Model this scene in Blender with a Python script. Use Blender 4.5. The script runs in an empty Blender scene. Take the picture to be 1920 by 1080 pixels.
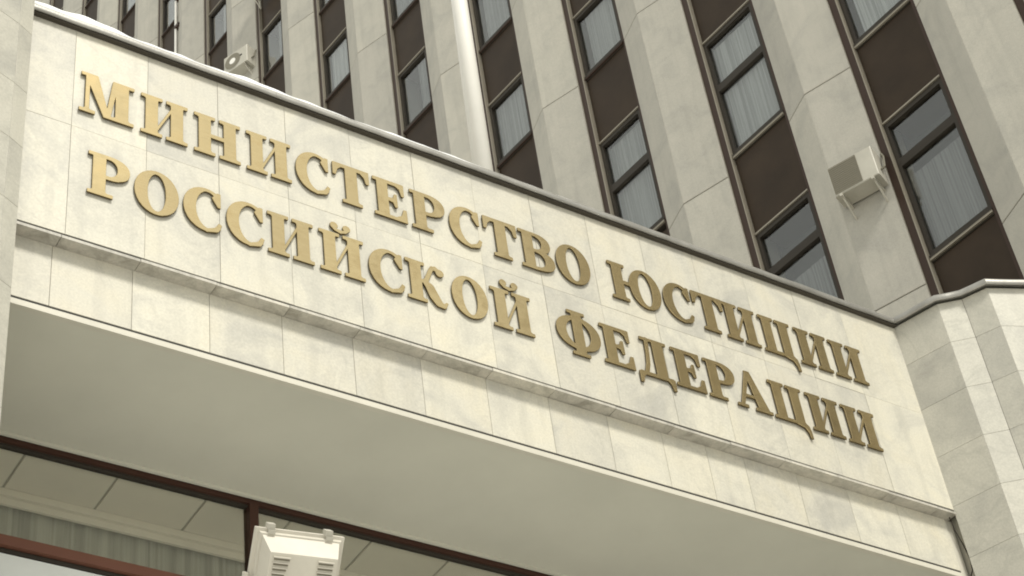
import bpy, math, random
import numpy as np
from mathutils import Vector, Matrix, Euler
random.seed(7)
C = bpy.context.scene
COL = C.collection
CZ = 1.65                                   # height of the lens above the pavement; all z below are measured from the lens

# ------------------------------------------------------------------ camera, sky, sun, exposure
RX = ((0.84088987, 0.2820376, 0.46190801), (-0.52888654, 0.60930356, 0.59078609), (-0.11481831, -0.74108297, 0.66152308))
cam = bpy.data.cameras.new('camera'); cam.sensor_width = 36; cam.lens = 66.33; cam.clip_start = 0.1; cam.clip_end = 2000
co = bpy.data.objects.new('camera', cam); COL.objects.link(co)
m = Matrix.Identity(4)
for i in range(3):
    m[i][0] = RX[i][0]; m[i][1] = -RX[i][1]; m[i][2] = -RX[i][2]
m[2][3] = CZ
co.matrix_world = m
C.camera = co
C.cycles.filter_width = 1.9

SUN_EL, SUN_AZ = math.radians(50), math.radians(181)     # azimuth clockwise from +Y
wd = bpy.data.worlds.new('World'); C.world = wd; wd.use_nodes = True
nt = wd.node_tree; nt.nodes.clear()
sky = nt.nodes.new('ShaderNodeTexSky'); sky.sky_type = 'NISHITA'; sky.sun_disc = False
sky.sun_elevation = SUN_EL; sky.sun_rotation = SUN_AZ; sky.dust_density = 4.0; sky.air_density = 1.0; sky.ozone_density = 1.0
hs = nt.nodes.new('ShaderNodeHueSaturation'); hs.inputs['Saturation'].default_value = 0.12
bg = nt.nodes.new('ShaderNodeBackground'); bg.inputs['Strength'].default_value = 0.105
wo = nt.nodes.new('ShaderNodeOutputWorld')
cl = nt.nodes.new('ShaderNodeMix'); cl.data_type = 'RGBA'; cl.inputs[0].default_value = .88      # an even overcast over the clear sky
cl.inputs[7].default_value = (6.85, 6.95, 6.5, 1)
nt.links.new(sky.outputs['Color'], hs.inputs['Color']); nt.links.new(hs.outputs['Color'], cl.inputs[6]); nt.links.new(cl.outputs[2], bg.inputs['Color']); nt.links.new(bg.outputs[0], wo.inputs['Surface'])
sl = bpy.data.lights.new('sun', 'SUN'); sl.energy = 2.65; sl.angle = math.radians(12); sl.color = (1.0, 0.965, 0.87)
so = bpy.data.objects.new('sun', sl); COL.objects.link(so)
sd = Vector((math.sin(SUN_AZ) * math.cos(SUN_EL), math.cos(SUN_AZ) * math.cos(SUN_EL), math.sin(SUN_EL)))
so.rotation_euler = sd.to_track_quat('Z', 'Y').to_euler(); so.location = (0, 0, 60)
vs = C.view_settings; vs.view_transform = 'Standard'; vs.look = 'None'; vs.exposure = 0.35; vs.gamma = 1; vs.use_curve_mapping = False

# ------------------------------------------------------------------ helpers
WL = {}
def place(o, parent, loc, rz):
    w = Vector((loc[0], loc[1], loc[2] + CZ)); WL[o.name] = (w, rz)
    if parent is None:
        o.location = w; o.rotation_euler = (0, 0, rz)
    else:
        pl, pr = WL[parent.name]
        o.parent = parent
        o.location = Matrix.Rotation(-pr, 3, 'Z') @ (w - pl)
        o.rotation_euler = (0, 0, rz - pr)
    COL.objects.link(o)
    return o
def thing(name, label, cat, loc, rz=0, group=None):
    o = bpy.data.objects.new(name, None); o['label'] = label; o['category'] = cat; o.empty_display_size = .2
    if group: o['group'] = group
    return place(o, None, loc, rz)
def part(name, mesh, mat, parent, loc=(0, 0, 0), rz=0, label=None):
    o = bpy.data.objects.new(name, mesh)
    mats = mat if isinstance(mat, (list, tuple)) else [mat]
    if len(mesh.materials) == 0:
        for q in mats: mesh.materials.append(q)
    elif mesh.materials[0] != mats[0]:
        o.material_slots[0].link = 'OBJECT'; o.material_slots[0].material = mats[0]
    if label: o['label'] = label
    return place(o, parent, loc, rz)

class MB:
    def __init__(s): s.v = []; s.f = []; s.m = []
    def add(s, vs_, fs, mi=0):
        n = len(s.v); s.v += [tuple(p) for p in vs_]; s.f += [tuple(i + n for i in f) for f in fs]; s.m += [mi] * len(fs)
        return s
    def box(s, x0, x1, y0, y1, z0, z1, mi=0):
        return s.add([(x0,y0,z0),(x1,y0,z0),(x1,y1,z0),(x0,y1,z0),(x0,y0,z1),(x1,y0,z1),(x1,y1,z1),(x0,y1,z1)],
                     [(3,2,1,0),(4,5,6,7),(0,1,5,4),(1,2,6,5),(2,3,7,6),(3,0,4,7)], mi)
    def slab(s, x0, x1, z0, z1, th, c=.004, y=0, mi=0):          # front at -Y, chamfered edges, back left open
        P = [(x0+c,y,z0+c),(x1-c,y,z0+c),(x1-c,y,z1-c),(x0+c,y,z1-c),(x0,y+c,z0),(x1,y+c,z0),(x1,y+c,z1),(x0,y+c,z1),
             (x0,y+th,z0),(x1,y+th,z0),(x1,y+th,z1),(x0,y+th,z1)]
        F = [(0,1,2,3)]
        for a in range(4):
            b = (a+1) % 4
            F += [(a, a+4, b+4, b), (a+4, a+8, b+8, b+4)]
        F.append((11,10,9,8))
        return s.add(P, F, mi)
    def prism(s, poly, z0, z1, mi=0):                             # poly counter-clockwise seen from above
        n = len(poly)
        P = [(x,y,z0) for x,y in poly] + [(x,y,z1) for x,y in poly]
        F = [tuple(range(n-1,-1,-1)), tuple(range(n,2*n))] + [(i,(i+1)%n,(i+1)%n+n,i+n) for i in range(n)]
        return s.add(P, F, mi)
    def tube(s, a, b, r0, r1=None, n=16, mi=0):
        a = Vector(a); b = Vector(b); r1 = r0 if r1 is None else r1
        d = (b-a).normalized(); u = d.orthogonal().normalized(); w = d.cross(u)
        P = []
        for q, r in ((a,r0),(b,r1)):
            for k in range(n):
                t = 2*math.pi*k/n; P.append(q + u*(r*math.cos(t)) + w*(r*math.sin(t)))
        F = [(k,(k+1)%n,(k+1)%n+n,k+n) for k in range(n)] + [tuple(range(n-1,-1,-1)), tuple(range(n,2*n))]
        return s.add(P, F, mi)
    def mesh(s, name, smooth=False):
        me = bpy.data.meshes.new(name); me.from_pydata(s.v, [], s.f)
        for p, k in zip(me.polygons, s.m):
            p.material_index = k; p.use_smooth = smooth
        me.update(); return me
CACHE = {}
def slab_mesh(w, h, th, c=.004):
    k = (round(w,3), round(h,3), round(th,3), c)
    if k not in CACHE: CACHE[k] = MB().slab(-w/2, w/2, -h/2, h/2, th, c).mesh('slab')
    return CACHE[k]

# ------------------------------------------------------------------ materials
def newmat(name):
    mt = bpy.data.materials.new(name); mt.use_nodes = True
    n = mt.node_tree; b = n.nodes['Principled BSDF']
    return mt, n, b
def N(n, typ, **kw):
    x = n.nodes.new(typ)
    for k, v in kw.items():
        if k in x.inputs: x.inputs[k].default_value = v
        else: setattr(x, k, v)
    return x
def ramp(n, stops):
    r = n.nodes.new('ShaderNodeValToRGB'); e = r.color_ramp.elements
    while len(e) < len(stops): e.new(.5)
    for q, (p, c) in zip(e, stops):
        q.position = p; q.color = (*c, 1) if len(c) == 3 else c
    return r
def coords(n, scale=(1,1,1), shift=True):
    tc = N(n, 'ShaderNodeTexCoord'); oi = N(n, 'ShaderNodeObjectInfo')
    mp = N(n, 'ShaderNodeMapping'); mp.inputs['Scale'].default_value = scale
    n.links.new(tc.outputs['Object'], mp.inputs['Vector'])
    if shift:
        mu = N(n, 'ShaderNodeMath', operation='MULTIPLY'); mu.inputs[1].default_value = 37.0
        n.links.new(oi.outputs['Random'], mu.inputs[0])
        n.links.new(mu.outputs[0], mp.inputs['Location'])
    return mp, oi
def mixc(n, a, b, f, mode='MIX'):
    x = n.nodes.new('ShaderNodeMix'); x.data_type = 'RGBA'; x.blend_type = mode
    def con(s, v):
        if hasattr(v, 'is_linked') or hasattr(v, 'links'): n.links.new(v, s)
        elif isinstance(v, (int, float)): s.default_value = v
        else: s.default_value = (*v, 1)
    con(x.inputs[0], f); con(x.inputs[6], a); con(x.inputs[7], b)
    return x.outputs[2]
def stone(name, base, dark, warm, veins=.35, vary=.10, rough=.5, vs_=1.0, streak=0.15, bump=.08):
    mt, n, b = newmat(name)
    mp, oi = coords(n, (1,1,1))
    n1 = N(n, 'ShaderNodeTexNoise', Scale=1.6*vs_, Detail=7.0, Roughness=.6); n.links.new(mp.outputs[0], n1.inputs['Vector'])
    n1.inputs['Distortion'].default_value = .8
    r1 = ramp(n, [(.32, dark), (.5, base), (.75, warm)]); n.links.new(n1.outputs['Fac'], r1.inputs[0])
    # thin veins: ridge of a distorted noise
    n2 = N(n, 'ShaderNodeTexNoise', Scale=1.1*vs_, Detail=5.0, Roughness=.55); n2.inputs['Distortion'].default_value = 1.6
    n.links.new(mp.outputs[0], n2.inputs['Vector'])
    r2 = ramp(n, [(.455,(0,0,0)),(.495,(1,1,1)),(.53,(0,0,0))]); n.links.new(n2.outputs['Fac'], r2.inputs[0])
    n4 = N(n, 'ShaderNodeTexNoise', Scale=2.3*vs_, Detail=2.0); n.links.new(mp.outputs[0], n4.inputs['Vector'])
    mv = N(n, 'ShaderNodeMath', operation='MULTIPLY'); n.links.new(r2.outputs[0], mv.inputs[0]); n.links.new(n4.outputs['Fac'], mv.inputs[1])
    mv2 = N(n, 'ShaderNodeMath', operation='MULTIPLY'); n.links.new(mv.outputs[0], mv2.inputs[0]); mv2.inputs[1].default_value = veins
    c = mixc(n, r1.outputs[0], tuple(x*.62 for x in dark), mv2.outputs[0])
    # fine grain
    n3 = N(n, 'ShaderNodeTexNoise', Scale=60.0, Detail=3.0); n.links.new(mp.outputs[0], n3.inputs['Vector'])
    r3 = ramp(n, [(.3,(.9,.9,.9)),(.7,(1.05,1.05,1.05))]); n.links.new(n3.outputs['Fac'], r3.inputs[0])
    c = mixc(n, c, r3.outputs[0], 1.0, 'MULTIPLY')
    # rain streaks
    mp2, _ = coords(n, (9,9,.55))
    n5 = N(n, 'ShaderNodeTexNoise', Scale=1.0, Detail=4.0); n.links.new(mp2.outputs[0], n5.inputs['Vector'])
    r5 = ramp(n, [(.5,(0,0,0)),(.75,(1,1,1))]); n.links.new(n5.outputs['Fac'], r5.inputs[0])
    ms = N(n, 'ShaderNodeMath', operation='MULTIPLY'); n.links.new(r5.outputs[0], ms.inputs[0]); ms.inputs[1].default_value = streak
    c = mixc(n, c, tuple(x*.7 for x in dark), ms.outputs[0])
    # piece to piece
    rr = ramp(n, [(0,(1-vary,1-vary,1-vary*.9)),(1,(1+vary*.5,1+vary*.5,1+vary*.45))]); n.links.new(oi.outputs['Random'], rr.inputs[0])
    c = mixc(n, c, rr.outputs[0], 1.0, 'MULTIPLY')
    n.links.new(c, b.inputs['Base Color']); b.inputs['Roughness'].default_value = rough
    bp = N(n, 'ShaderNodeBump', Strength=bump, Distance=.01); n.links.new(n3.outputs['Fac'], bp.inputs['Height']); n.links.new(bp.outputs[0], b.inputs['Normal'])
    return mt
def paint(name, col, rough=.5, metal=0, vary=.06, scale=3.0, bump=0.0, spec=.5):
    mt, n, b = newmat(name)
    mp, oi = coords(n)
    n1 = N(n, 'ShaderNodeTexNoise', Scale=scale, Detail=6.0, Roughness=.6); n.links.new(mp.outputs[0], n1.inputs['Vector'])
    r = ramp(n, [(.3, tuple(x*(1-vary) for x in col)), (.7, tuple(x*(1+vary) for x in col))]); n.links.new(n1.outputs['Fac'], r.inputs[0])
    n.links.new(r.outputs[0], b.inputs['Base Color'])
    b.inputs['Roughness'].default_value = rough; b.inputs['Metallic'].default_value = metal
    b.inputs['Specular IOR Level'].default_value = spec
    if bump:
        n2 = N(n, 'ShaderNodeTexNoise', Scale=scale*12, Detail=4.0); n.links.new(mp.outputs[0], n2.inputs['Vector'])
        bp = N(n, 'ShaderNodeBump', Strength=bump, Distance=.01); n.links.new(n2.outputs['Fac'], bp.inputs['Height']); n.links.new(bp.outputs[0], b.inputs['Normal'])
    return mt
def glass(name, tint, gloss=1.0, r0=.075):
    mt, n, b = newmat(name); n.nodes.remove(b)
    out = n.nodes['Material Output']
    tr = N(n, 'ShaderNodeBsdfTransparent'); tr.inputs[0].default_value = (*tint, 1)
    gl = N(n, 'ShaderNodeBsdfGlossy', Roughness=.03); gl.inputs[0].default_value = (gloss, gloss, gloss, 1)
    ge = N(n, 'ShaderNodeNewGeometry'); dt = N(n, 'ShaderNodeVectorMath', operation='DOT_PRODUCT')
    n.links.new(ge.outputs['Normal'], dt.inputs[0]); n.links.new(ge.outputs['Incoming'], dt.inputs[1])
    def ma(op, a, b_):
        x = N(n, 'ShaderNodeMath', operation=op)
        for s_, v in zip(x.inputs, (a, b_)):
            if isinstance(v, (int, float)): s_.default_value = v
            else: n.links.new(v, s_)
        return x.outputs[0]
    ab = ma('ABSOLUTE', dt.outputs['Value'], 0)
    fr = N(n, 'ShaderNodeMath', operation='ADD'); fr.inputs[0].default_value = r0
    n.links.new(ma('MULTIPLY', ma('POWER', ma('SUBTRACT', 1.0, ab), 5.0), .955), fr.inputs[1])
    mx = N(n, 'ShaderNodeMixShader')
    mp, oi = coords(n)
    nz = N(n, 'ShaderNodeTexNoise', Scale=1.3, Detail=1.0); n.links.new(mp.outputs[0], nz.inputs['Vector'])
    bp = N(n, 'ShaderNodeBump', Strength=.05, Distance=.05); n.links.new(nz.outputs['Fac'], bp.inputs['Height']); n.links.new(bp.outputs[0], gl.inputs['Normal'])
    n.links.new(fr.outputs[0], mx.inputs[0]); n.links.new(tr.outputs[0], mx.inputs[1]); n.links.new(gl.outputs[0], mx.inputs[2])
    n.links.new(mx.outputs[0], out.inputs['Surface'])
    return mt
def fabric(name, col, fold=26.0):
    mt, n, b = newmat(name)
    mp, oi = coords(n, (1,1,1))
    mp.inputs['Scale'].default_value = (fold, 1, .25)
    n1 = N(n, 'ShaderNodeTexNoise', Scale=1.0, Detail=3.0); n.links.new(mp.outputs[0], n1.inputs['Vector'])
    r = ramp(n, [(.34, tuple(x*.55 for x in col)), (.66, col)]); n.links.new(n1.outputs['Fac'], r.inputs[0])  # shade of the folds painted as darker upright stripes in the cloth colour
    rv = ramp(n, [(0,(.42,.42,.42)),(1,(1,1,1))]); n.links.new(oi.outputs['Random'], rv.inputs[0])
    n.links.new(mixc(n, r.outputs[0], rv.outputs[0], 1.0 if fold > 25 else 0.0, 'MULTIPLY'), b.inputs['Base Color']); b.inputs['Roughness'].default_value = .9
    return mt

M = {}
M['marble'] = stone('cream marble', (.54,.515,.435), (.43,.415,.365), (.575,.535,.425), veins=.26, vary=.09, streak=.26)
M['marble_cool'] = stone('pale grey marble', (.475,.458,.395), (.395,.382,.335), (.51,.488,.42), veins=.32, vary=.07, streak=.14)
M['ledge'] = stone('weathered ledge stone', (.50,.475,.41), (.33,.31,.26), (.58,.54,.46), veins=.4, vary=.15, streak=.3, vs_=3.5)
M['tower'] = stone('grey beige facade slab', (.42,.40,.345), (.37,.355,.31), (.455,.43,.37), veins=.12, vary=.10, rough=.7, streak=.24)
M['core'] = paint('concrete backing', (.25,.235,.20), .9)
M['grout'] = paint('grey mortar', (.36,.34,.28), .9)
M['soffit'] = paint('grey soffit render', (.525,.515,.44), .85, vary=.06, scale=.9, bump=.05)
M['trim'] = paint('pale metal trim', (.52,.495,.42), .5)
M['brown'] = paint('dark brown aluminium', (.050,.032,.024), .4, spec=.15)
M['frame_dark'] = paint('dark window frame', (.040,.034,.027), .45, spec=.15)
M['spandrel'] = paint('brown spandrel', (.035,.0235,.0145), .5, vary=.2, scale=1.5, spec=.15)
M['bead'] = paint('dull aluminium bead', (.30,.27,.215), .45, metal=.3)
M['red_brown'] = paint('red brown painted frame', (.165,.075,.052), .45, spec=.15)
M['deep_red'] = paint('dark red brown frame', (.055,.027,.019), .5, spec=.15)
M['zinc'] = paint('zinc sheet', (.31,.30,.275), .42, metal=.55, vary=.18, scale=5.0, bump=.1)
M['lip_shade'] = paint('dark lip shade', (.05,.042,.03), .8)  # near-black colour standing in for shade under the coping
M['snow'] = paint('snow', (.86,.87,.88), .8, vary=.02, bump=.3)
M['white'] = paint('white painted steel', (.76,.74,.69), .38, vary=.03)
M['cream'] = paint('aged cream enamel', (.52,.49,.42), .5, vary=.08, scale=6)
M['offwhite'] = paint('off white enamel', (.43,.41,.35), .5, vary=.08)
M['grille'] = paint('fan grille', (.17,.155,.115), .6)
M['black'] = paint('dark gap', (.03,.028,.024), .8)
M['glass'] = glass('window glass', (.90,.915,.91), 1.0)
M['glass_near'] = glass('entrance glass', (.93,.94,.91), 1.0, .12)
M['room'] = paint('dim room', (.06,.06,.056), .9)
M['ceil'] = paint('ceiling tile', (.76,.70,.62), .9, vary=.03)
M['curtain'] = fabric('net curtain', (.42,.425,.42), 34)
M['curtain_near'] = fabric('hall curtain', (.48,.47,.42), 22)
M['blind'] = paint('white blind', (.72,.74,.72), .8, vary=.04)
M['ground'] = paint('snowy paving', (.70,.69,.66), .9, vary=.15, scale=.3)
# lettering: brushed brass fronts, dark returns
mt, n, b = newmat('brushed brass')
mp, oi = coords(n, (3,3,40)); nz = N(n, 'ShaderNodeTexNoise', Scale=3.0, Detail=3.0); n.links.new(mp.outputs[0], nz.inputs['Vector'])
r = ramp(n, [(.3,(.56,.44,.23)),(.7,(.61,.485,.265))]); n.links.new(nz.outputs['Fac'], r.inputs[0])
mp3, oi3 = coords(n, (1,1,1)); nq = N(n, 'ShaderNodeTexNoise', Scale=7.0, Detail=6.0, Roughness=.65); n.links.new(mp3.outputs[0], nq.inputs['Vector'])
rq = ramp(n, [(.30,(.80,.78,.74)),(.52,(1,1,1))]); n.links.new(nq.outputs['Fac'], rq.inputs[0])
rb = ramp(n, [(0,(.92,.92,.92)),(1,(1.04,1.04,1.03))]); n.links.new(oi3.outputs['Random'], rb.inputs[0])
n.links.new(mixc(n, mixc(n, r.outputs[0], rq.outputs[0], 1.0, 'MULTIPLY'), rb.outputs[0], 1.0, 'MULTIPLY'), b.inputs['Base Color'])
rr_ = ramp(n, [(.3,(.24,.24,.24)),(.6,(.15,.15,.15))]); n.links.new(nq.outputs['Fac'], rr_.inputs[0]); n.links.new(rr_.outputs[0], b.inputs['Roughness'])
b.inputs['Metallic'].default_value = .88
M['brass'] = mt
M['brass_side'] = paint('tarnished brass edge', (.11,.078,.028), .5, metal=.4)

# ------------------------------------------------------------------ ground
g = MB().box(-400, 400, -400, 400, -CZ-.2, -CZ).mesh('ground')
go = part('ground', g, M['ground'], None); go['kind'] = 'structure'

# ------------------------------------------------------------------ office tower
K = 17.4
UD = Vector((.1045,-.9945,0)); NN = Vector((.9945,.1045,0)); TRZ = math.atan2(UD.y, UD.x)
def T(t, n, z): return UD*(-t) + NN*n + Vector((0,0,z))
BAYS = [(-3.35,-4.70),(-.66,-2.01),(2.05,.70),(4.74,3.39),(7.43,6.10),(10.15,8.80),(12.83,11.45),(15.52,14.23),(18.11,16.83),(20.69,19.47),(23.27,22.06),(25.70,24.58),
        (28.17,27.04),(30.61,29.52),(33.01,31.93),(35.40,34.32),(37.80,36.72),(40.2,39.12)]
# (head, sill, transom)
FLOORS = [(14.7,12.15,13.9),(19.03,16.45,18.22),(23.42,20.78,22.29),(26.80,25.18,None),(30.15,28.45,None),(33.36,31.82,None),(36.55,34.88,None),(39.72,38.22,None),(42.85,41.35,None),(46.0,44.4,None),(49.1,47.5,None)]
JOINTS = [11.8,16.05,20.40,25.06,28.48,31.68,35.03,38.3,41.4,44.5,47.6,50.7]
ZT = 54.0; ZB = -CZ
tower = thing('office_tower', 'tall office block with folded stone piers and dark window bays behind the canopy', 'building', T(15, K+4, ZB), TRZ)
tL, tR = 41.5, -5.4
part('wall', MB().box(-tL, -tR, K+.75, K+14, ZB, ZT).mesh('wall'), M['room'], tower, (0,0,0), TRZ)
def visible(t, z, mz=1.8):
    p = T(t, K, z); lo = 11.3*(p.y/9.0); hi = 22.2 + (t-10.1)*1.04
    return lo - mz - .6 < z < hi + mz and t > 6
def curtain_mesh(w, h, seed):
    rnd = random.Random(seed); k = 26; v = []; ph = [rnd.random()*6 for _ in range(3)]
    b = MB(); P = []
    for i in range(k+1):
        x = -w/2 + w*i/k
        y = .018*math.sin(i*1.5+ph[0]) + .012*math.sin(i*.7+ph[1]) + .006*math.sin(i*2.9+ph[2])
        P += [(x,y,0),(x,y*.2,h)]
    b.add(P, [(2*i,2*i+2,2*i+3,2*i+1) for i in range(k)])
    return b.mesh('curtain', True)
for bi, (L, R_) in enumerate(BAYS):
    w = L - R_; o = T(L, K, 0)
    zs_vis = [f for f in FLOORS if visible((L+R_)/2, (f[0]+f[1])/2)]
    detail = bool(zs_vis)
    # long vertical members of the bay
    part('channel', MB().box(.004,.135,.03,.3,ZB,ZT).box(w-.075,w-.004,.055,.3,ZB,ZT).mesh('channel'), M['brown'], tower, o, TRZ)
    part('channel_bead', MB().box(.138,.154,.006,.3,ZB,ZT).mesh('bead'), M['bead'], tower, o, TRZ)
    lo_z, hi_z = (min(f[1] for f in zs_vis), max(f[0] for f in zs_vis)) if detail else (0, 0)
    if detail:
        part('glazing_strip', MB().box(.16,w-.077,.10,.16,ZB,lo_z-.2).box(.16,w-.077,.10,.16,hi_z+1.75,ZT).mesh('strip'), M['spandrel'], tower, o, TRZ)
    else:
        sb = MB()
        for (h, s, tr) in FLOORS: sb.box(.16,w-.077,.10,.16,h-.01,h+1.7)
        sb.box(.16,w-.077,.10,.16,ZB,12.15)
        part('spandrel_panel', sb.mesh('spandrels'), M['spandrel'], tower, o, TRZ)
        gb = MB()
        for (h, s, tr) in FLOORS: gb.box(.16,w-.077,.18,.19,s,h)
        part('glazing_strip', gb.mesh('strip'), M['glass'], tower, o, TRZ)
        continue
    x0, x1 = .16, w-.077
    for fi, (h, s, tr) in enumerate(FLOORS):
        if (h, s, tr) not in zs_vis: continue
        nxt = FLOORS[fi+1][1] if fi+1 < len(FLOORS) else h+1.7
        # spandrel over the window and floor slab behind it
        sm = MB().slab(x0, x1, h+.04, nxt-.115, .08, .006, .085).box(x0, x1, .17, .74, h+.05, nxt-.1).mesh('spandrel')
        part('spandrel_panel', sm, M['spandrel'], tower, o, TRZ)
        fr = MB(); y0, y1 = .075, .165; bw = .06
        fr.box(x0, x0+bw, y0, y1, s, h).box(x1-bw, x1, y0, y1, s, h).box(x0+bw, x1-bw, y0, y1, h-.085, h).box(x0+bw, x1-bw, y0+.002, y1, s, s+.075)
        fr.box(x0, x1, .045, .2, s-.06, s-.003)
        fr.box(x0, x1, .07, .2, s-.112, s-.064)
        if tr: fr.box(x0+bw, x1-bw, y0+.002, y1, tr-.075, tr+.075)
        wm = fr.mesh('window')
        wo_ = part('window', wm, M['frame_dark'], tower, o, TRZ)
        part('head_bead', MB().box(x0, x1, .05, .11, h+.003, h+.028).mesh('bead'), M['bead'], wo_, o, TRZ)
        part('sill_bead', MB().box(x0, x1, .03, .2, s-.0635, s-.0605).box(x0, x1, .034, .0695, s-.09, s-.065).mesh('bead'), M['bead'] if tr else M['brown'], wo_, o, TRZ)
        spans = [(s+.075, tr-.075), (tr+.075, h-.085)] if tr else [(s+.075, h-.085)]
        for (a, c) in spans:
            part('pane', MB().box(x0+bw, x1-bw, .13, .136, a, c).mesh('pane'), M['glass'], wo_, o, TRZ)
        rnd = random.Random(bi*31+fi*7)
        cw0 = x0+bw; cw1 = x1-bw
        htop = h-.05
        if tr:
            htop = (tr-.2 - rnd.random()*.2) if fi == 1 else h-.12
        lx = cw0 + rnd.choice([0,0,.1,.3,.45]) ; rx = cw1 - rnd.choice([0,0,.08,.2])
        part('curtain', curtain_mesh(rx-lx, htop-s-.02, bi*13+fi), M['curtain'], wo_, o + UD*((lx+rx)/2) + NN*.215 + Vector((0,0,s+.02)), TRZ)
# piers
for k in range(len(BAYS)+1):
    Lj = BAYS[k-1][0] if k > 0 else BAYS[0][1]-1.30
    Ri = BAYS[k][1] if k < len(BAYS) else BAYS[-1][0]+1.3
    tf = Ri - .41*(Ri-Lj)
    a, f, c = T(Ri,K,0), T(tf,K-.2,0), T(Lj,K,0)
    tm = (Ri+Lj)/2
    part('pier_core', MB().prism([(p.x,p.y) for p in (T(Ri,K+.035,0), T(tf,K-.155,0), T(Lj,K+.035,0), T(Lj,K+.76,0), T(Ri,K+.76,0))][::1], ZB, ZT).mesh('pier_core'), M['grout'], tower)
    for (p, q) in ((a, f), (f, c)):
        d = q-p; ln = d.length; rz = math.atan2(d.y, d.x)
        js = [z for z in JOINTS if visible(tm, z, 4.5)]
        if not js: zz = [ZB, ZT]
        else: zz = [ZB] + js + [ZT]
        for z0, z1 in zip(zz[:-1], zz[1:]):
            mid = (p+q)*.5
            e = .005
            part('stone_panel', slab_mesh(ln-.004, z1-z0-.016, .04, .006), M['tower'], tower, (mid.x, mid.y, (z0+z1)/2), rz)

# ------------------------------------------------------------------ entrance canopy with the sign wall
YS = 9.0
XL, XR = 2.88, 11.564
can = thing('entrance_canopy', 'pale marble entrance canopy carrying the gold inscription, with a grey soffit below', 'canopy', (7.2, 9.8, 8.47))
cb = MB()
cb.box(XL, 11.75, 9.042, 9.13, 9.146, 11.27)                  # behind the sign slabs
cb.box(XL, 11.75, 9.132, 16.0, 8.56, 11.27)                   # body and roof
part('wall', cb.mesh('canopy_body'), M['grout'], can)
xs = [XL] + [3.28+.583*k for k in range(14)] + [XR]
for z0, z1 in ((9.145,10.232),(10.232,11.30)):
    for x0, x1 in zip(xs[:-1], xs[1:]):
        sh = 0.0
        yy = YS + random.uniform(-.0015,.0015)
        part('marble_slab', slab_mesh(round(x1-x0-.0025,4), round(z1-z0-.0025,4), .04, .001), M['marble'], can, ((x0+x1)/2, yy, (z0+z1)/2))
# ledge under the sign
lx = [XL, 3.25] + [3.83+.578*k for k in range(14)]
lx = [x for x in lx if x < XR-.2] + [XR]
for x0, x1 in zip(lx[:-1], lx[1:]):
    y0 = 8.985 + random.uniform(-.003,.003)
    part('ledge_stone', MB().box(-(x1-x0)/2+.002, (x1-x0)/2-.002, 0, .145, 0, .024).mesh('ledge'), M['ledge'], can, ((x0+x1)/2, y0, 9.093+random.uniform(-.002,.002)))
part('groove_shade', MB().box(XL, XR, 9.004, 9.041, 9.119, 9.1435).mesh('groove_shade'), M['black'], can)  # added black strip: paints the shadow line of the gap above the ledge
part('groove_shade', MB().box(XL, 11.508, 9.094, 9.131, 8.522, 8.5445).mesh('groove_shade'), M['black'], can)  # same painted shadow line in the groove above the soffit trim
# band under the ledge
bx = [XL, 3.23, 3.816, 4.399, 4.972, 5.555, 6.135, 6.715, 7.290, 7.850, 8.39, 8.84, 9.24, 9.806, 10.366, 10.932, 11.507]
for x0, x1 in zip(bx[:-1], bx[1:]):
    w = x1-x0-.003
    part('marble_slab', slab_mesh(w, .545, .04, .001), M['marble'], can, ((x0+x1)/2, 9.09, 8.8185+.0))
part('reveal_strip', MB().box(11.512, 11.60, 9.10, 9.13, 8.48, 9.09).mesh('reveal'), M['trim'], can)
# trim along the soffit edge and the soffit itself
part('soffit_trim', MB().box(XL, 11.508, 9.085, 9.131, 8.474, 8.521).mesh('trim'), M['trim'], can)
part('soffit', MB().box(XL, 13.5, 9.132, 10.50, 8.476, 8.556).mesh('soffit'), M['soffit'], can)
part('soffit_back_trim', MB().box(XL, 13.5, 10.385, 10.41, 8.455, 8.475).mesh('trim'), M['soffit'], can)

# coping: rolled zinc sheets along the sign wall and round the folded wing
PZ = [(11.563,9.004),(11.722,8.552),(11.900,8.392),(12.010,8.165),(12.55,7.93),(12.66,7.55),(13.25,7.28),(13.36,6.88),(13.95,6.60),(14.06,6.2),(14.7,5.9)]
path = [(XL-.05, 9.0), (11.564, 9.0)] + PZ[1:]
PROF = [(-.30,.075),(-.02,.088),(.025,.085),(.052,.070),(.064,.045),(.062,.018),(.056,.0),(.046,.0),(.046,.020),(0.0,.022)]
def offset_pts(pth, d):
    out = []
    for i, p in enumerate(pth):
        p = Vector(p)
        def nrm(a, b):
            e = (Vector(b)-Vector(a)).normalized(); return Vector((e.y, -e.x))
        if i == 0: nn_ = nrm(pth[0], pth[1]); s = 1
        elif i == len(pth)-1: nn_ = nrm(pth[-2], pth[-1]); s = 1
        else:
            n1, n2 = nrm(pth[i-1], p), nrm(p, pth[i+1]); nn_ = (n1+n2).normalized(); s = 1/max(.5, nn_.dot(n1))
        out.append(p + nn_*d*s)
    return out
def dense(pth, step):
    out = [Vector(pth[0])]
    for a, b in zip(pth[:-1], pth[1:]):
        a = Vector(a); b = Vector(b); k = max(1, int((b-a).length/step))
        out += [a.lerp(b, (i+1)/k) for i in range(k)]
    return out
FULL = dense([(XL-.05, 9.0), (11.564, 9.0)] + PZ[1:], .11)
_rnd = random.Random(4); JIT = [_rnd.uniform(-.0028, .0028) for _ in FULL]
ROWS = [offset_pts(FULL, d) for d, _ in PROF]
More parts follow.
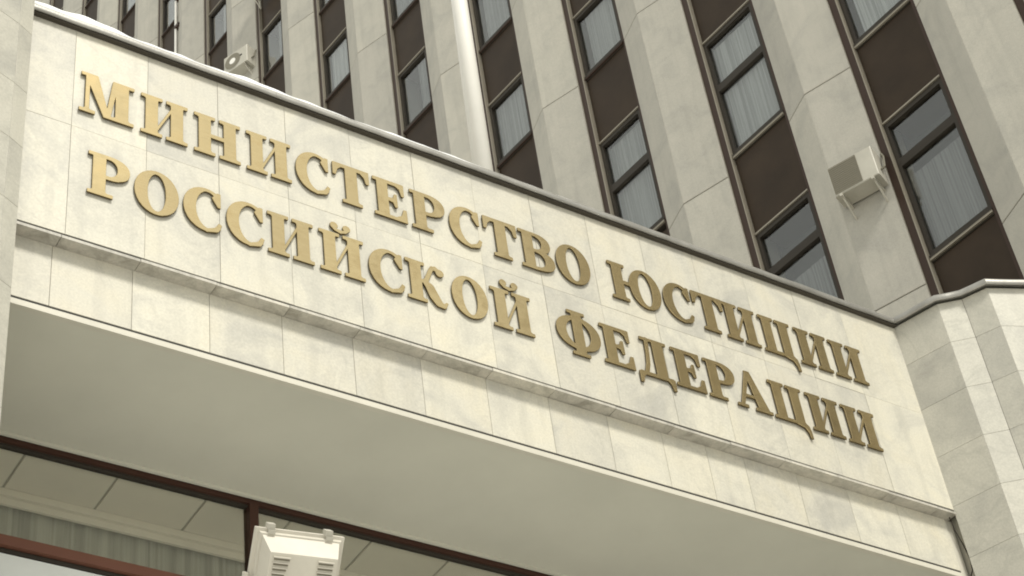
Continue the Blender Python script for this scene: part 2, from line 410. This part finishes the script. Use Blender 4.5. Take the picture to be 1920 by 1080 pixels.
def coping(i0, i1, z):
    b = MB(); k = len(PROF); V = []
    for i in range(i0, i1+1):
        for q in range(k):
            e = Vector((0, 0))
            if i == i0 and 0 < i0: e = (FULL[i+1]-FULL[i]).normalized()*.0015
            V.append((ROWS[q][i].x+e.x, ROWS[q][i].y+e.y, z + PROF[q][1] + (JIT[i] if 0 < q < 8 else 0)))
    n = i1-i0+1
    b.add(V, [(i*k+q, i*k+q+1, (i+1)*k+q+1, (i+1)*k+q) for i in range(n-1) for q in range(k-1)])
    return b.mesh('coping', True)
wing = thing('podium_wing', 'folded pale stone wall standing to the right of the inscription wall', 'wall', (13.2, 7.2, ZB))
NC = max(i for i, p in enumerate(FULL) if abs(p.y-9.0) < 1e-6)
cuts = [0, 19, 37, 54, 66, NC]
for i0, i1 in zip(cuts[:-1], cuts[1:]): part('coping_sheet', coping(i0, i1, 11.285), M['zinc'], can)
part('coping_lip_shade', MB().box(XL, 11.56, 8.958, 8.999, 11.272, 11.306).mesh('lip_shade'), M['lip_shade'], can)  # added dark strip: paints the shade in the pocket behind the coping lip

# folded wing
ZW = [-CZ, 3.0, 4.3, 5.4, 6.48, 7.02, 7.56, 8.10, 8.64, 9.18, 9.72, 10.27, 10.81, 11.285]
poly = [(p[0], p[1]) for p in offset_pts(PZ, -.045)]
part('wall', MB().prism([poly[0]] + poly[1:] + [(16.5,6.2),(16.4,11.0),(11.75,11.0),(11.66,9.3)], ZB, 11.27).mesh('wing_core'), M['grout'], wing)
for a, b_ in zip(PZ[:-1], PZ[1:]):
    a = Vector((*a,0)); b_ = Vector((*b_,0)); d = b_-a; rz = math.atan2(d.y, d.x); mid = (a+b_)*.5
    grey = d.length and abs(d.y) > abs(d.x)
    off = -.035 if not grey else 0
    for z0, z1 in zip(ZW[:-1], ZW[1:]):
        part('stone_slab', slab_mesh(round(d.length-.003,4), round(z1-z0-.0025,4), .04, .001), M['marble_cool'], wing, (mid.x, mid.y, (z0+z1)/2+(off if z1 < 11 and z0 > 8 else 0)*0), rz)
wcuts = [NC, NC+8, NC+20, len(FULL)-1]
for i0, i1 in zip(wcuts[:-1], wcuts[1:]): part('coping_sheet', coping(i0, i1, 11.285), M['zinc'], wing)

# snow lying along the coping
def snow_mesh():
    b = MB(); V = []; n = 170
    for i in range(n+1):
        u = i/n; x = 2.86 + 5.9*u
        f = max(0.0, 1-u)
        lump = .62 + .24*math.sin(x*4.1+.6) + .16*math.sin(x*9.7) + .10*math.sin(x*23.0+1.0)
        h = .085*f**1.15*max(.12, lump) + .004
        o = .052 + .014*f*lump
        V += [(x, 9.0+.24, 11.352), (x, 9.0+.12, 11.356+h*.8), (x, 9.0+.03, 11.360+h), (x, 9.0-.02, 11.358+h*.95), (x, 9.0-o+.010, 11.350+h*.7), (x, 9.0-o-.006*f, 11.345+h*.3), (x, 9.0-o+.006, 11.342-.008*f*lump)]
    b.add(V, [(i*7+q, i*7+q+1, (i+1)*7+q+1, (i+1)*7+q) for i in range(n) for q in range(6)])
    return b.mesh('snow', True)
sn = part('snow_ridge', snow_mesh(), M['snow'], None)
sn['kind'] = 'stuff'; sn['label'] = 'ridge of white snow lying on the left end of the metal coping'

cab = thing('cable', 'thin dark cable hanging from the right end of the ledge under the inscription', 'cable', (11.545, 9.06, 8.5))
cm = MB(); cp = [(11.535,9.05,9.09),(11.548,9.045,8.95),(11.575,9.03,8.80),(11.592,9.02,8.66),(11.588,9.03,8.54),(11.56,9.07,8.45)]
for a, c in zip(cp[:-1], cp[1:]): cm.tube(a, c, .006, n=6)
part('wire', cm.mesh('wire'), M['frame_dark'], cab)

# ------------------------------------------------------------------ glazing under the soffit
YG = 10.454
gz = thing('entrance_glazing', 'brown framed entrance glazing under the grey soffit with curtains inside', 'glazing', (6, YG, 4.0))
gl_m = [(2.40,2.50),(5.355,5.428),(8.35,8.43),(11.3,11.4)]
part('head_frame', MB().box(2.4, 13.4, YG-.03, YG+.06, 8.425, 8.475).mesh('head'), M['deep_red'], gz)
for a, c in gl_m:
    part('mullion', MB().box(a, c, YG-.035, YG+.07, 2.0, 8.426).mesh('mullion'), M['deep_red'], gz)
for (a0, a1), (c0, c1) in zip(gl_m[:-1], gl_m[1:]):
    part('transom', MB().box(a1, c0, YG-.045, YG+.06, 7.55, 7.63).mesh('transom'), M['red_brown'], gz)
    part('gasket', MB().box(a1, c0, YG-.01, YG+.05, 7.515, 7.544).box(a1, c0, YG-.005, YG+.04, 8.405, 8.424).mesh('gasket'), M['frame_dark'], gz)
    part('pane', MB().box(a1, c0, YG+.02, YG+.028, 7.636, 8.405).mesh('pane'), M['glass_near'], gz)
    part('pane', MB().box(a1, c0, YG+.02, YG+.028, 2.0, 6.698).mesh('pane'), M['glass_near'], gz)
    part('infill_panel', MB().slab(a1+.002, c0-.002, 6.7, 7.512, .05, .004, YG).mesh('panel'), M['blind'], gz)
yc = 11.0
k = -2
while 3.64+.707*k < 13.0:
    x0 = 3.64+.707*k
    part('ceiling_panel', MB().box(x0+.011, x0+.696, YG+.07, yc-.035, 8.4425, 8.455).mesh('ceiling'), M['ceil'], gz)
    k += 1
part('ceiling_grid', MB().box(2.0, 13.3, YG+.03, yc+.4, 8.4565, 8.475).mesh('grid'), M['grout'], gz)
part('curtain_rail', MB().box(2.0, 13.3, yc-.03, yc+.0, 8.385, 8.445).box(2.0,13.3,yc+.003,yc+.03,8.33,8.40).mesh('rail'), M['ceil'], gz)
def long_curtain(x0, x1, z0, z1, seed):
    rnd = random.Random(seed); b = MB(); P = []; x = x0; i = 0; ph = 0
    while x < x1:
        ph += rnd.uniform(.6,1.5)
        y = .035*math.sin(ph)+rnd.uniform(-.012,.012)
        P += [(x, y*1.2, z0), (x, y*.6, z1)]; x += rnd.uniform(.02,.045); i += 1
    b.add(P, [(2*j,2*j+2,2*j+3,2*j+1) for j in range(i-1)])
    return b.mesh('curtain', True)
part('curtain', long_curtain(2.0, 13.2, 2.0, 8.385, 3), M['curtain_near'], gz, (0, yc+.09, 0))
part('back_wall', MB().box(2.0, 13.3, yc+.35, yc+.4, 2.0, 8.455).mesh('back'), M['room'], gz)

# ------------------------------------------------------------------ pillar at the left edge
pil = thing('stone_pillar', 'pale faceted stone pillar rising past the left end of the inscription wall', 'pillar', (1.9, 9.2, ZB))
PP = [(.50,7.95),(2.758,8.740),(2.874,8.800)]
part('core', MB().prism([(.53,8.0),(2.745,8.79),(2.83,8.83),(2.86,9.0),(2.86,10.6),(.53,10.6)], ZB, 15.9).mesh('core'), M['grout'], pil)
ZP = [-CZ, .2,1.6,3.0,4.2,5.3,6.35,7.35,8.33,9.05,9.62,10.17,10.80,11.42,12.0,13.2,14.5,15.9]
PX = [(.50,7.95),(1.62,8.342),(2.758,8.740)]
for fi, (a, c) in enumerate([(PX[0],PX[1]),(PX[1],PX[2]),((2.758,8.740),(2.874,8.800)),((2.874,8.800),(2.878,9.6))]):
    a = Vector((*a,0)); c = Vector((*c,0)); d = c-a; rz = math.atan2(d.y, d.x); mid = (a+c)*.5
    dz = {0:.2,1:0,2:.06,3:0}[fi]
    for z0, z1 in zip(ZP[:-1], ZP[1:]):
        part('stone_slab', slab_mesh(round(d.length-.002,4), round(z1-z0-.003,4), .03 if fi > 1 else .04, .001), M['marble_cool'], pil, (mid.x, mid.y, (z0+z1)/2+(dz if 0 < z0 < 14 else 0)*0), rz)

# ------------------------------------------------------------------ lettering
STEP = .0125
def G(w): 
    xs_ = np.arange(-.15, w+.15, STEP); ys_ = np.arange(-.36, 1.36, STEP)
    return np.meshgrid(xs_, ys_)
class Gl:
    def __init__(s, w): s.w = w; s.X, s.Y = G(w); s.D = np.full(s.X.shape, 9.0)
    def poly_d(s, pts):
        X, Y = s.X, s.Y; d = np.full(X.shape, 1e9); ins = np.zeros(X.shape, bool); n = len(pts)
        for i in range(n):
            ax, ay = pts[i]; bx_, by_ = pts[(i+1) % n]
            ex, ey = bx_-ax, by_-ay
            t = np.clip(((X-ax)*ex+(Y-ay)*ey)/(ex*ex+ey*ey+1e-12), 0, 1)
            d = np.minimum(d, np.hypot(X-ax-t*ex, Y-ay-t*ey))
            if abs(ey) > 1e-12:
                cond = ((ay > Y) != (by_ > Y)) & (X < ex*(Y-ay)/ey+ax); ins ^= cond
        return np.where(ins, -d, d)
    def ell_d(s, cx, cy, rx, ry, p=2.0):
        q = (np.abs((s.X-cx)/rx)**p + np.abs((s.Y-cy)/ry)**p)**(1/p)
        return (q-1)*min(rx, ry)
    def add(s, d): s.D = np.minimum(s.D, d); return s
    def cut(s, d): s.D = np.maximum(s.D, -d); return s
    def poly(s, *pts): return s.add(s.poly_d(pts))
    def rect(s, x0, y0, x1, y1): return s.poly((x0,y0),(x1,y0),(x1,y1),(x0,y1))
    def disc(s, cx, cy, r): return s.add(s.ell_d(cx,cy,r,r))
    def line(s, pts, ws):
        for (a, b), (u, v) in zip(zip(pts[:-1], pts[1:]), zip(ws[:-1], ws[1:])):
            ex, ey = b[0]-a[0], b[1]-a[1]
            t = np.clip(((s.X-a[0])*ex+(s.Y-a[1])*ey)/(ex*ex+ey*ey+1e-12), 0, 1)
            s.add(np.hypot(s.X-a[0]-t*ex, s.Y-a[1]-t*ey) - (u+(v-u)*t)/2)
        return s
    def serif(s, x0, x1, top, stem=None):                     # slab serif with small brackets
        h = .072
        if top: s.rect(x0, 1-h, x1, 1)
        else: s.rect(x0, 0, x1, h)
        if stem:
            a, b = stem; k = .035
            for xx, sg in ((a,-1),(b,1)):
                if top: s.poly((xx-sg*.02,1-h+.005),(xx+sg*k,1-h+.005),(xx-sg*.02,1-h-k*1.3))
                else: s.poly((xx-sg*.02,h-.005),(xx+sg*k,h-.005),(xx-sg*.02,h+k*1.3))
        return s
    def stem(s, a, b, p=.09, tl=None, tr=None):
        s.rect(a, 0, b, 1); s.serif(a-p, b+p, False, (a,b)); s.serif(a-(p if tl is None else tl), b+(p if tr is None else tr), True, (a,b)); return s
    def ring(s, cx, cy, rx, ry, ix, iy, tilt=0.0):
        o = s.ell_d(cx,cy,rx,ry,2.05); i_ = s.ell_d(cx,cy,ix,iy,2.0); return np.maximum(o, -i_)
S_, P_ = .235, .085
def g_I(w=.90):
    g = Gl(w); g.stem(P_, P_+S_); g.stem(w-P_-S_, w-P_)
    g.poly((P_+S_-.02,.10),(P_+S_-.02,.20),(w-P_-S_+.02,.86),(w-P_-S_+.02,.76)); return g
def g_M(w=1.02):
    g = Gl(w); a = .105
    g.rect(a, 0, a+.075, .98); g.serif(0, a+.19, False, (a,a+.075)); g.rect(.02, .928, .30, 1)
    b0, b1 = w-.105-.24, w-.105
    g.rect(b0, 0, b1, 1); g.serif(b0-.11, w, False, (b0,b1)); g.rect(b0-.02, .928, w, 1)
    g.poly((a-.03,1.0),(a+.225,1.0),(.575,.0),(.455,.0))
    g.poly((.50,.06),(.575,.0),(b0+.04,1.0),(b0-.06,1.0)); return g
def g_N(w=.91):
    g = Gl(w); g.stem(P_, P_+S_); g.stem(w-P_-S_, w-P_); g.rect(P_+S_-.03,.455,w-P_-S_+.03,.54); return g
def g_C(w=.71):
    g = Gl(w); cx = .42
    d = np.maximum(g.ell_d(cx,.5,.42,.52,2.05), -g.ell_d(cx+.045,.5,.235,.455,2.0))
    d = np.maximum(d, -g.poly_d([(cx+.08,.30),(w+.3,.12),(w+.3,.66),(cx+.10,.66)]))
    d = np.maximum(d, (g.X-(w-.015)))
    g.add(d)
    g.poly((w-.075,.985),(w-.01,.985),(w-.01,.64),(w-.06,.64),(w-.17,.84))
    g.line([(cx+.02,.0),(w-.10,.065),(w-.02,.20)], [.07,.10,.055]); return g
def g_T(w=.78):
    g = Gl(w); c = w/2; g.rect(c-.125,0,c+.125,1); g.serif(c-.21,c+.21,False,(c-.125,c+.125))
    g.rect(.03,.915,w-.03,1)
    g.poly((.0,1),(.09,1),(.19,.92),(.10,.83),(.065,.68),(.0,.68)); g.poly((w,1),(w-.09,1),(w-.19,.92),(w-.10,.83),(w-.065,.68),(w,.68)); return g
def g_E(w=.72):
    g = Gl(w); a, b = P_, P_+S_; g.rect(a,0,b,1); g.rect(0,.925,w-.05,1); g.rect(0,0,w-.02,.075); g.rect(b-.02,.47,w-.22,.545)
    g.poly((w-.035,1),(w-.24,1),(w-.24,.935),(w-.13,.86),(w-.09,.69),(w-.035,.69))
    g.poly((w-.0,0),(w-.25,0),(w-.25,.07),(w-.12,.16),(w-.075,.33),(w-.01,.33))
    g.poly((w-.20,.34),(w-.255,.34),(w-.29,.45),(w-.37,.47),(w-.37,.545),(w-.29,.565),(w-.255,.68),(w-.20,.68)); return g
def bowl(g, x, w, y0, y1, S=.22):
    cy, ry = (y0+y1)/2, (y1-y0)/2; cx = x+.08; rx = w-cx
    d = np.maximum(g.ell_d(cx,cy,rx,ry,2.3), -(g.X-cx)+0*g.X)
    d2 = g.poly_d([(x,y0),(cx+.01,y0),(cx+.01,y1),(x,y1)])
    o = np.minimum(d, d2)
    i_ = np.minimum(np.maximum(g.ell_d(cx,cy,rx-S,ry-.075,2.1), -(g.X-cx)), g.poly_d([(x-.05,y0+.075),(cx+.01,y0+.075),(cx+.01,y1-.075),(x-.05,y1-.075)]))
    return np.maximum(o, -i_)
def g_R(w=.76):
    g = Gl(w); a, b = P_, P_+S_; g.add(bowl(g, b-.03, w, .43, 1.0)); g.rect(a,0,b,1); g.rect(0,.928,b+.06,1); g.serif(0,b+.14,False,(a,b)); return g
def g_V(w=.80):
    g = Gl(w); a, b = P_, P_+S_; g.add(bowl(g, b-.03, w-.06, .48, 1.0, .20)); g.add(bowl(g, b-.03, w, 0, .555, .22)); g.rect(a,0,b,1); g.rect(0,.928,b+.06,1); g.rect(0,0,b+.06,.072); return g
def g_O(w=.82):
    g = Gl(w); c = w/2; g.add(np.maximum(g.ell_d(c,.5,c,.525,2.05), -g.ell_d(c,.5,c-.235,.455,2.0))); return g
def g_YU(w=1.27):
    g = Gl(w); a, b = P_, P_+S_; g.stem(a,b); r = .39; c = w-r
    g.rect(b-.03,.46,c-r+.1,.545); g.add(np.maximum(g.ell_d(c,.5,r,.525,2.05), -g.ell_d(c,.5,r-.215,.455,2.0))); return g
def g_TS(w=.90):
    g = Gl(w); e = w-.03; a1 = P_+S_; b0, b1 = e-P_-S_, e-P_
    g.rect(P_,0,a1,1); g.serif(0,a1+P_,True,(P_,a1)); g.rect(b0,0,b1,1); g.serif(b0-P_,e,True,(b0,b1)); g.rect(0,0,b1+.02,.075)
    g.poly((b0,.075),(b1-.01,.075),(e-.01,.02),(w-.005,-.10),(w,-.30),(w-.055,-.30),(w-.075,-.16),(w-.15,-.05),(b0,.0)); return g
def g_J(w=.90):
    g = g_I(w); c = w/2
    for sg in (-1,1): g.disc(c+sg*.13, 1.20, .078)
    g.line([(c-.17,1.18),(c-.10,1.10),(c,1.075),(c+.10,1.10),(c+.17,1.18)], [.05,.06,.075,.06,.05]); return g
def g_K(w=.86):
    g = Gl(w); a, b = P_, P_+S_; g.stem(a,b)
    g.line([(b-.02,.50),(b+.10,.55),(b+.16,.70),(b+.24,.90),(b+.33,.955)], [.07,.09,.085,.08,.085])
    g.disc(w-.115,.86,.088); g.line([(b+.26,.945),(w-.12,.90)], [.07,.09])
    g.line([(b+.06,.52),(b+.17,.42),(b+.25,.22),(b+.34,.07),(w-.09,.025),(w-.025,.12)], [.10,.19,.215,.17,.095,.045]); return g
def g_F(w=1.04):
    g = Gl(w); c = w/2; g.rect(c-.115,-.06,c+.115,1.06)
    o = np.maximum(g.ell_d(c,.5,c,.425,2.15), -g.ell_d(c,.5,c-.225,.35,2.0)); g.add(o)
    g.rect(c-.205,-.07,c+.205,.0); g.rect(c-.205,1.0,c+.205,1.07); return g
def g_D(w=.88):
    g = Gl(w); b0, b1 = w-.18-.245, w-.16
    g.rect(b0,.0,b1,1); g.rect(.16,.93,b1+.09,1); g.rect(.03,0,w-.03,.078)
    g.line([(.315,.97),(.30,.60),(.265,.30),(.20,.08),(.13,.03)], [.085,.08,.085,.085,.07])
    g.poly((0,.06),(.16,.06),(.16,0),(.10,-.06),(.065,-.22),(0,-.22)); g.poly((w,.06),(w-.16,.06),(w-.16,0),(w-.10,-.06),(w-.065,-.22),(w,-.22)); return g
def g_A(w=.90):
    g = Gl(w)
    g.poly((.36,1.02),(.49,1.02),(w-.065,.03),(w-.34,.03)); g.poly((.37,1.0),(.43,.86),(.165,.03),(.085,.03))
    g.rect(.20,.30,.60,.37); g.rect(0,0,.27,.072); g.rect(w-.43,0,w,.072); return g
GLY = {'И':g_I,'М':g_M,'Н':g_N,'С':g_C,'Т':g_T,'Е':g_E,'Р':g_R,'В':g_V,'О':g_O,'Ю':g_YU,'Ц':g_TS,'Й':g_J,'К':g_K,'Ф':g_F,'Д':g_D,'А':g_A}
def contours(X, Y, D):
    ny, nx = D.shape; D = np.where(D == 0, 1e-9, D); S = D < 0
    seg = {}
    def pt(e):
        (i, j, k) = e
        if k == 0: a, b = D[j,i], D[j,i+1]; t = a/(a-b); return (X[j,i]+t*(X[j,i+1]-X[j,i]), Y[j,i])
        a, b = D[j,i], D[j+1,i]; t = a/(a-b); return (X[j,i], Y[j,i]+t*(Y[j+1,i]-Y[j,i]))
    code = S[:-1,:-1]*1 + S[:-1,1:]*2 + S[1:,1:]*4 + S[1:,:-1]*8
    for j, i in np.argwhere((code > 0) & (code < 15)):
        c = code[j,i]; B=(i,j,0); R=(i+1,j,1); Tt=(i,j+1,0); L=(i,j,1)
        tab = {1:[(B,L)],2:[(R,B)],3:[(R,L)],4:[(Tt,R)],5:[(B,R),(Tt,L)],6:[(Tt,B)],7:[(Tt,L)],8:[(L,Tt)],9:[(B,Tt)],10:[(L,B),(R,Tt)],11:[(R,Tt)],12:[(L,R)],13:[(B,R)],14:[(L,B)]}
        for a, b in tab[c]: seg[a] = b
    out = []
    while seg:
        st, cur = next(iter(seg.items())); del seg[st]; loop = [st]
        while cur != st and cur in seg:
            loop.append(cur); cur = seg.pop(cur)
        if len(loop) > 6: out.append([pt(e) for e in loop])
    return out
def dp(pts, tol):
    if len(pts) < 3: return pts
    a, b = np.array(pts[0]), np.array(pts[-1]); q = np.array(pts); e = b-a; l = np.hypot(*e)
    d = np.hypot(*(q-a).T) if l < 1e-9 else np.abs(e[0]*(q[:,1]-a[1])-e[1]*(q[:,0]-a[0]))/l
    k = int(d.argmax())
    if d[k] < tol: return [pts[0], pts[-1]]
    return dp(pts[:k+1], tol)[:-1] + dp(pts[k:], tol)
CAP = .42
def letter_mesh(ch):
    g = GLY[ch](); loops = contours(g.X, g.Y, g.D)
    cu = bpy.data.curves.new('glyph', 'CURVE'); cu.dimensions = '2D'; cu.fill_mode = 'BOTH'; cu.extrude = .0065; cu.bevel_depth = .0022; cu.bevel_resolution = 0
    for lp in loops:
        k = len(lp)//2
        p = dp(lp[:k+1], .0035)[:-1] + dp(lp[k:]+[lp[0]], .0035)[:-1]
        if len(p) < 4: continue
        sp = cu.splines.new('POLY'); sp.points.add(len(p)-1); sp.use_cyclic_u = True
        for q, (x, y) in zip(sp.points, p): q.co = (x*CAP, y*CAP, 0, 1)
    ob = bpy.data.objects.new('glyph', cu); COL.objects.link(ob)
    me = bpy.data.meshes.new_from_object(ob, depsgraph=bpy.context.evaluated_depsgraph_get())
    bpy.data.objects.remove(ob); bpy.data.curves.remove(cu)
    me.transform(Matrix(((1,0,0,0),(0,0,-1,0),(0,1,0,0),(0,0,0,1))))
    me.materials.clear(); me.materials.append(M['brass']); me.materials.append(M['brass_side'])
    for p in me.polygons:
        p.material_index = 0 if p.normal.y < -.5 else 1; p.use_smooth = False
    return me, g.w
LM = {}
ROW1 = [('М',3.321,3.746),('И',3.805,4.177),('Н',4.238,4.616),('И',4.675,5.05),('С',5.094,5.385),('Т',5.424,5.749),('Е',5.787,6.084),('Р',6.128,6.448),('С',6.488,6.782),('Т',6.824,7.147),('В',7.172,7.505),('О',7.532,7.872),
        ('Ю',8.084,8.615),('С',8.647,8.949),('Т',8.977,9.312),('И',9.31,9.68),('Ц',9.728,10.10),('И',10.145,10.512),('И',10.554,10.934)]
ROW2 = [('Р',3.413,3.728),('О',3.766,4.109),('С',4.147,4.447),('С',4.491,4.791),('И',4.83,5.207),('Й',5.264,5.641),('С',5.685,5.988),('К',6.018,6.375),('О',6.425,6.755),('Й',6.799,7.174),
        ('Ф',7.41,7.841),('Е',7.859,8.162),('Д',8.201,8.563),('Е',8.588,8.897),('Р',8.930,9.246),('А',9.229,9.605),('Ц',9.635,10.015),('И',10.06,10.421),('И',10.468,10.85)]
def row(name, label, letters, za, zb, hs_):
    t = thing(name, label, 'sign', ((letters[0][1]+letters[-1][2])/2, 8.98, za))
    for ch, x0, x1 in letters:
        if ch not in LM: LM[ch] = letter_mesh(ch)
        me, w = LM[ch]
        z = za + (zb-za)*(x0-3.3)/7.6
        o = part('letter', me, [M['brass'], M['brass_side']], t, (x0, 8.982, z))
        o.scale = ((x1-x0)/(w*CAP), 1, hs_)
        for hx in (.0,):
            pass
row('inscription', 'upper line of raised brass letters on the marble wall, the longer words', ROW1, 10.402, 10.340, 1.0)
row('inscription', 'lower line of raised brass letters on the marble wall, above the ledge', ROW2, 9.598, 9.562, .985)

# ------------------------------------------------------------------ air conditioners on the tower piers
def air_con(label, centre, w, h, rz, d=.30, fan=.62, wall=.12, round_fan=False):
    t = thing('air_conditioner', label, 'air conditioner', centre, rz, 'air conditioners on the tower')
    part('casing', MB().slab(-w/2, w/2, -h/2, h/2, d, .012).mesh('casing'), M['offwhite'], t, centre, rz)
    fw = w*fan
    if round_fan:
        b = MB(); n = 24; c0 = -w/2+.04+h*.42
        for r0, r1, mi in ((.41*h,.16*h,0),):
            V = [(c0+r*math.cos(2*math.pi*k/n), -.012, r*math.sin(2*math.pi*k/n)) for r in (r0,r1) for k in range(n)]
            b.add(V, [(k,(k+1)%n,(k+1)%n+n,k+n) for k in range(n)])
        part('fan_grille', b.mesh('fan'), M['grille'], t, centre, rz)
        hb = MB(); hb.tube((c0,-.014,0),(c0,-.004,0),.16*h,.16*h,20)
        part('fan_hub', hb.mesh('hub'), M['white'], t, centre, rz)
        part('badge', MB().box(w*.17,w*.29,-.006,.002,h*.02,h*.10).mesh('badge'), M['black'], t, centre, rz)
    else:
        gb = MB().box(-w/2+.02, -w/2+.02+fw, -.008, .002, -h/2+.03, h/2-.02)
        go_ = part('fan_grille', gb.mesh('grille'), M['grille'], t, centre, rz)
        wb = MB()
        for k in range(1, 14):
            z = -h/2+.03+(h-.05)*k/14; wb.box(-w/2+.02, -w/2+.02+fw, -.013, -.007, z-.004, z+.004)
        part('grille_wires', wb.mesh('wires'), M['grille'], go_, centre, rz)
    for x in (-w*.36, w*.36):
        bm = MB().box(x-.02, x+.02, -.03, d+wall, -h/2-.055, -h/2-.01).box(x-.02, x+.02, d+wall-.05, d+wall, -h/2-.30, -h/2-.055)
        bm.add([(x-.012,.04,-h/2-.055),(x+.012,.04,-h/2-.055),(x+.012,d+wall-.03,-h/2-.30),(x-.012,d+wall-.03,-h/2-.30),(x-.012,.08,-h/2-.055),(x+.012,.08,-h/2-.055),(x+.012,d+wall-.03,-h/2-.26),(x-.012,d+wall-.03,-h/2-.26)],
               [(0,1,2,3),(7,6,5,4),(0,4,5,1),(1,5,6,2),(2,6,7,3),(3,7,4,0)])
        part('bracket', bm.mesh('bracket'), M['offwhite'], t, centre, rz)
    pm = MB(); pts = [(w/2+.0,.16,-h*.15),(w/2+.06,.18,-h*.1),(w/2+.07,.25,h*.35),(w/2+.03,.34,h*.62),(w/2-.02,d+wall,h*.66)]
    for a, c in zip(pts[:-1], pts[1:]): pm.tube(a, c, .016, n=8)
    part('hose', pm.mesh('hose'), M['grille'], t, centre, rz)
    return t
rzR = math.radians(-68)
air_con('white air conditioner on the stone pier between the two nearest window bays', (15.80,12.13,18.20), .70, .56, rzR)
air_con('small far air conditioner with round fan above the left part of the coping', (14.185,27.70,35.79), .76, .60, rzR, round_fan=True)
air_con('cropped air conditioner at the top edge of the picture beside a window', (14.34,26.68,37.86), .75, .50, rzR, round_fan=True)

# downpipe on the tower
dp_ = thing('downpipe', 'thin white pipe running down beside a far window bay', 'pipe', T(29.44, 17.3, 30))
part('pipe', MB().tube(T(29.44,17.30,24), T(29.44,17.30,52), .035, n=10).mesh('pipe'), M['white'], dp_)
for z in (37.2, 39.0, 40.55, 41.75, 43.3, 45):
    part('clamp', MB().box(-.05,.15,-.03,.12,-.06,.06).mesh('clamp'), M['brown'], dp_, T(29.40,17.29,z), TRZ)

# ------------------------------------------------------------------ flagpole on the canopy roof
fp = thing('flagpole', 'thick white flagpole standing on the canopy roof in front of the tower', 'pole', (7.84, 10.2, 11.27))
part('shaft', MB().tube((7.835,10.2,11.3),(7.90,10.2,20.5),.104,.062,n=40).mesh('shaft', True), M['white'], fp)
part('base_plate', MB().tube((7.84,10.2,11.27),(7.84,10.2,11.31),.2,.2,n=24).mesh('plate'), M['zinc'], fp)
part('finial', MB().tube((7.90,10.2,20.5),(7.90,10.2,20.62),.09,.02,n=20).mesh('finial', True), M['white'], fp)

# ------------------------------------------------------------------ floodlight on a post
def floodlight():
    az = math.radians(-11); th = math.radians(42)
    u = Vector((math.cos(az), math.sin(az), 0)); F = Vector((-math.sin(az), math.cos(az), 0)); Zv = Vector((0,0,1))
    dn = (-Zv*math.cos(th) + F*math.sin(th)); back = (-F*math.cos(th) - Zv*math.sin(th))
    top = Vector((3.329, 6.0, 4.762))
    t = thing('floodlight', 'white floodlight with vent slots and two clips in front of the glazing', 'floodlight', (top.x, top.y, -CZ))
    def Q(a, b, c): return top + u*a + dn*b + back*c
    def hexa(mb, a0,a1,b0,b1,c0, A0,A1,B0,B1,c1):
        P = [Q(a0,b0,c0),Q(a1,b0,c0),Q(a1,b1,c0),Q(a0,b1,c0),Q(A0,B0,c1),Q(A1,B0,c1),Q(A1,B1,c1),Q(A0,B1,c1)]
        return mb.add(P, [(0,1,2,3),(7,6,5,4),(0,4,5,1),(1,5,6,2),(2,6,7,3),(3,7,4,0)])
    W2 = .2; H = .36
    part('rim', hexa(hexa(MB(), -W2,W2,0,H,-.035, -W2,W2,0,H,0), -W2+.014,W2-.014,.014,H-.014,-.001, -W2+.02,W2-.02,.02,H-.02,.022).mesh('rim'), M['cream'], t)
    part('housing', hexa(MB(), -W2+.026,W2-.026,.026,H-.026,.02, -W2+.05,W2-.05,.085,H-.07,.125).mesh('housing'), M['cream'], t)
    part('lens', hexa(MB(), -W2+.02,W2-.02,.02,H-.02,-.04, -W2+.02,W2-.02,.02,H-.02,-.036).mesh('lens'), M['glass'], t)
    for a in (-.135,.125):
        part('clip', hexa(hexa(MB(), a-.016,a+.016,-.022,.004,-.045, a-.016,a+.016,-.022,.004,.012), a-.016,a+.016,.003,.020,.02, a-.016,a+.016,.003,.020,.03).mesh('clip'), M['offwhite'], t)
    for sgn in (-1,1):
        for k in range(7):
            b0 = .108 + .0225*k
            x0, x1 = (-.132, -.062-.005*k) if sgn < 0 else (.066, .132)
            part('vent_slot', hexa(MB(), x0,x1,b0,b0+.009,.12, x0,x1,b0,b0+.009,.1265).mesh('slot'), M['grille'], t)
            part('vent_hood', hexa(MB(), x0-.003,x1+.003,b0-.008,b0-.001,.12, x0-.003,x1+.003,b0-.006,b0-.001,.1365).mesh('hood'), M['cream'], t)
    part('yoke', hexa(hexa(hexa(MB(), -W2-.022,-W2-.006,.2,.44,-.03,-W2-.022,-W2-.006,.2,.44,.02), W2+.006,W2+.022,.2,.44,-.03,W2+.006,W2+.022,.2,.44,.02), -W2-.022,W2+.022,.44,.456,-.03,-W2-.022,W2+.022,.44,.456,.02).mesh('yoke'), M['cream'], t)
    pb = Q(0,.456,-.005)
    part('post', MB().tube((pb.x,pb.y,-CZ),(pb.x,pb.y,pb.z-.03),.06,.045,n=20).mesh('post', True), M['cream'], t)
    part('post_cap', MB().tube((pb.x,pb.y,pb.z-.03),(pb.x,pb.y,pb.z+.01),.05,.05,n=20).mesh('cap'), M['cream'], t)
floodlight()
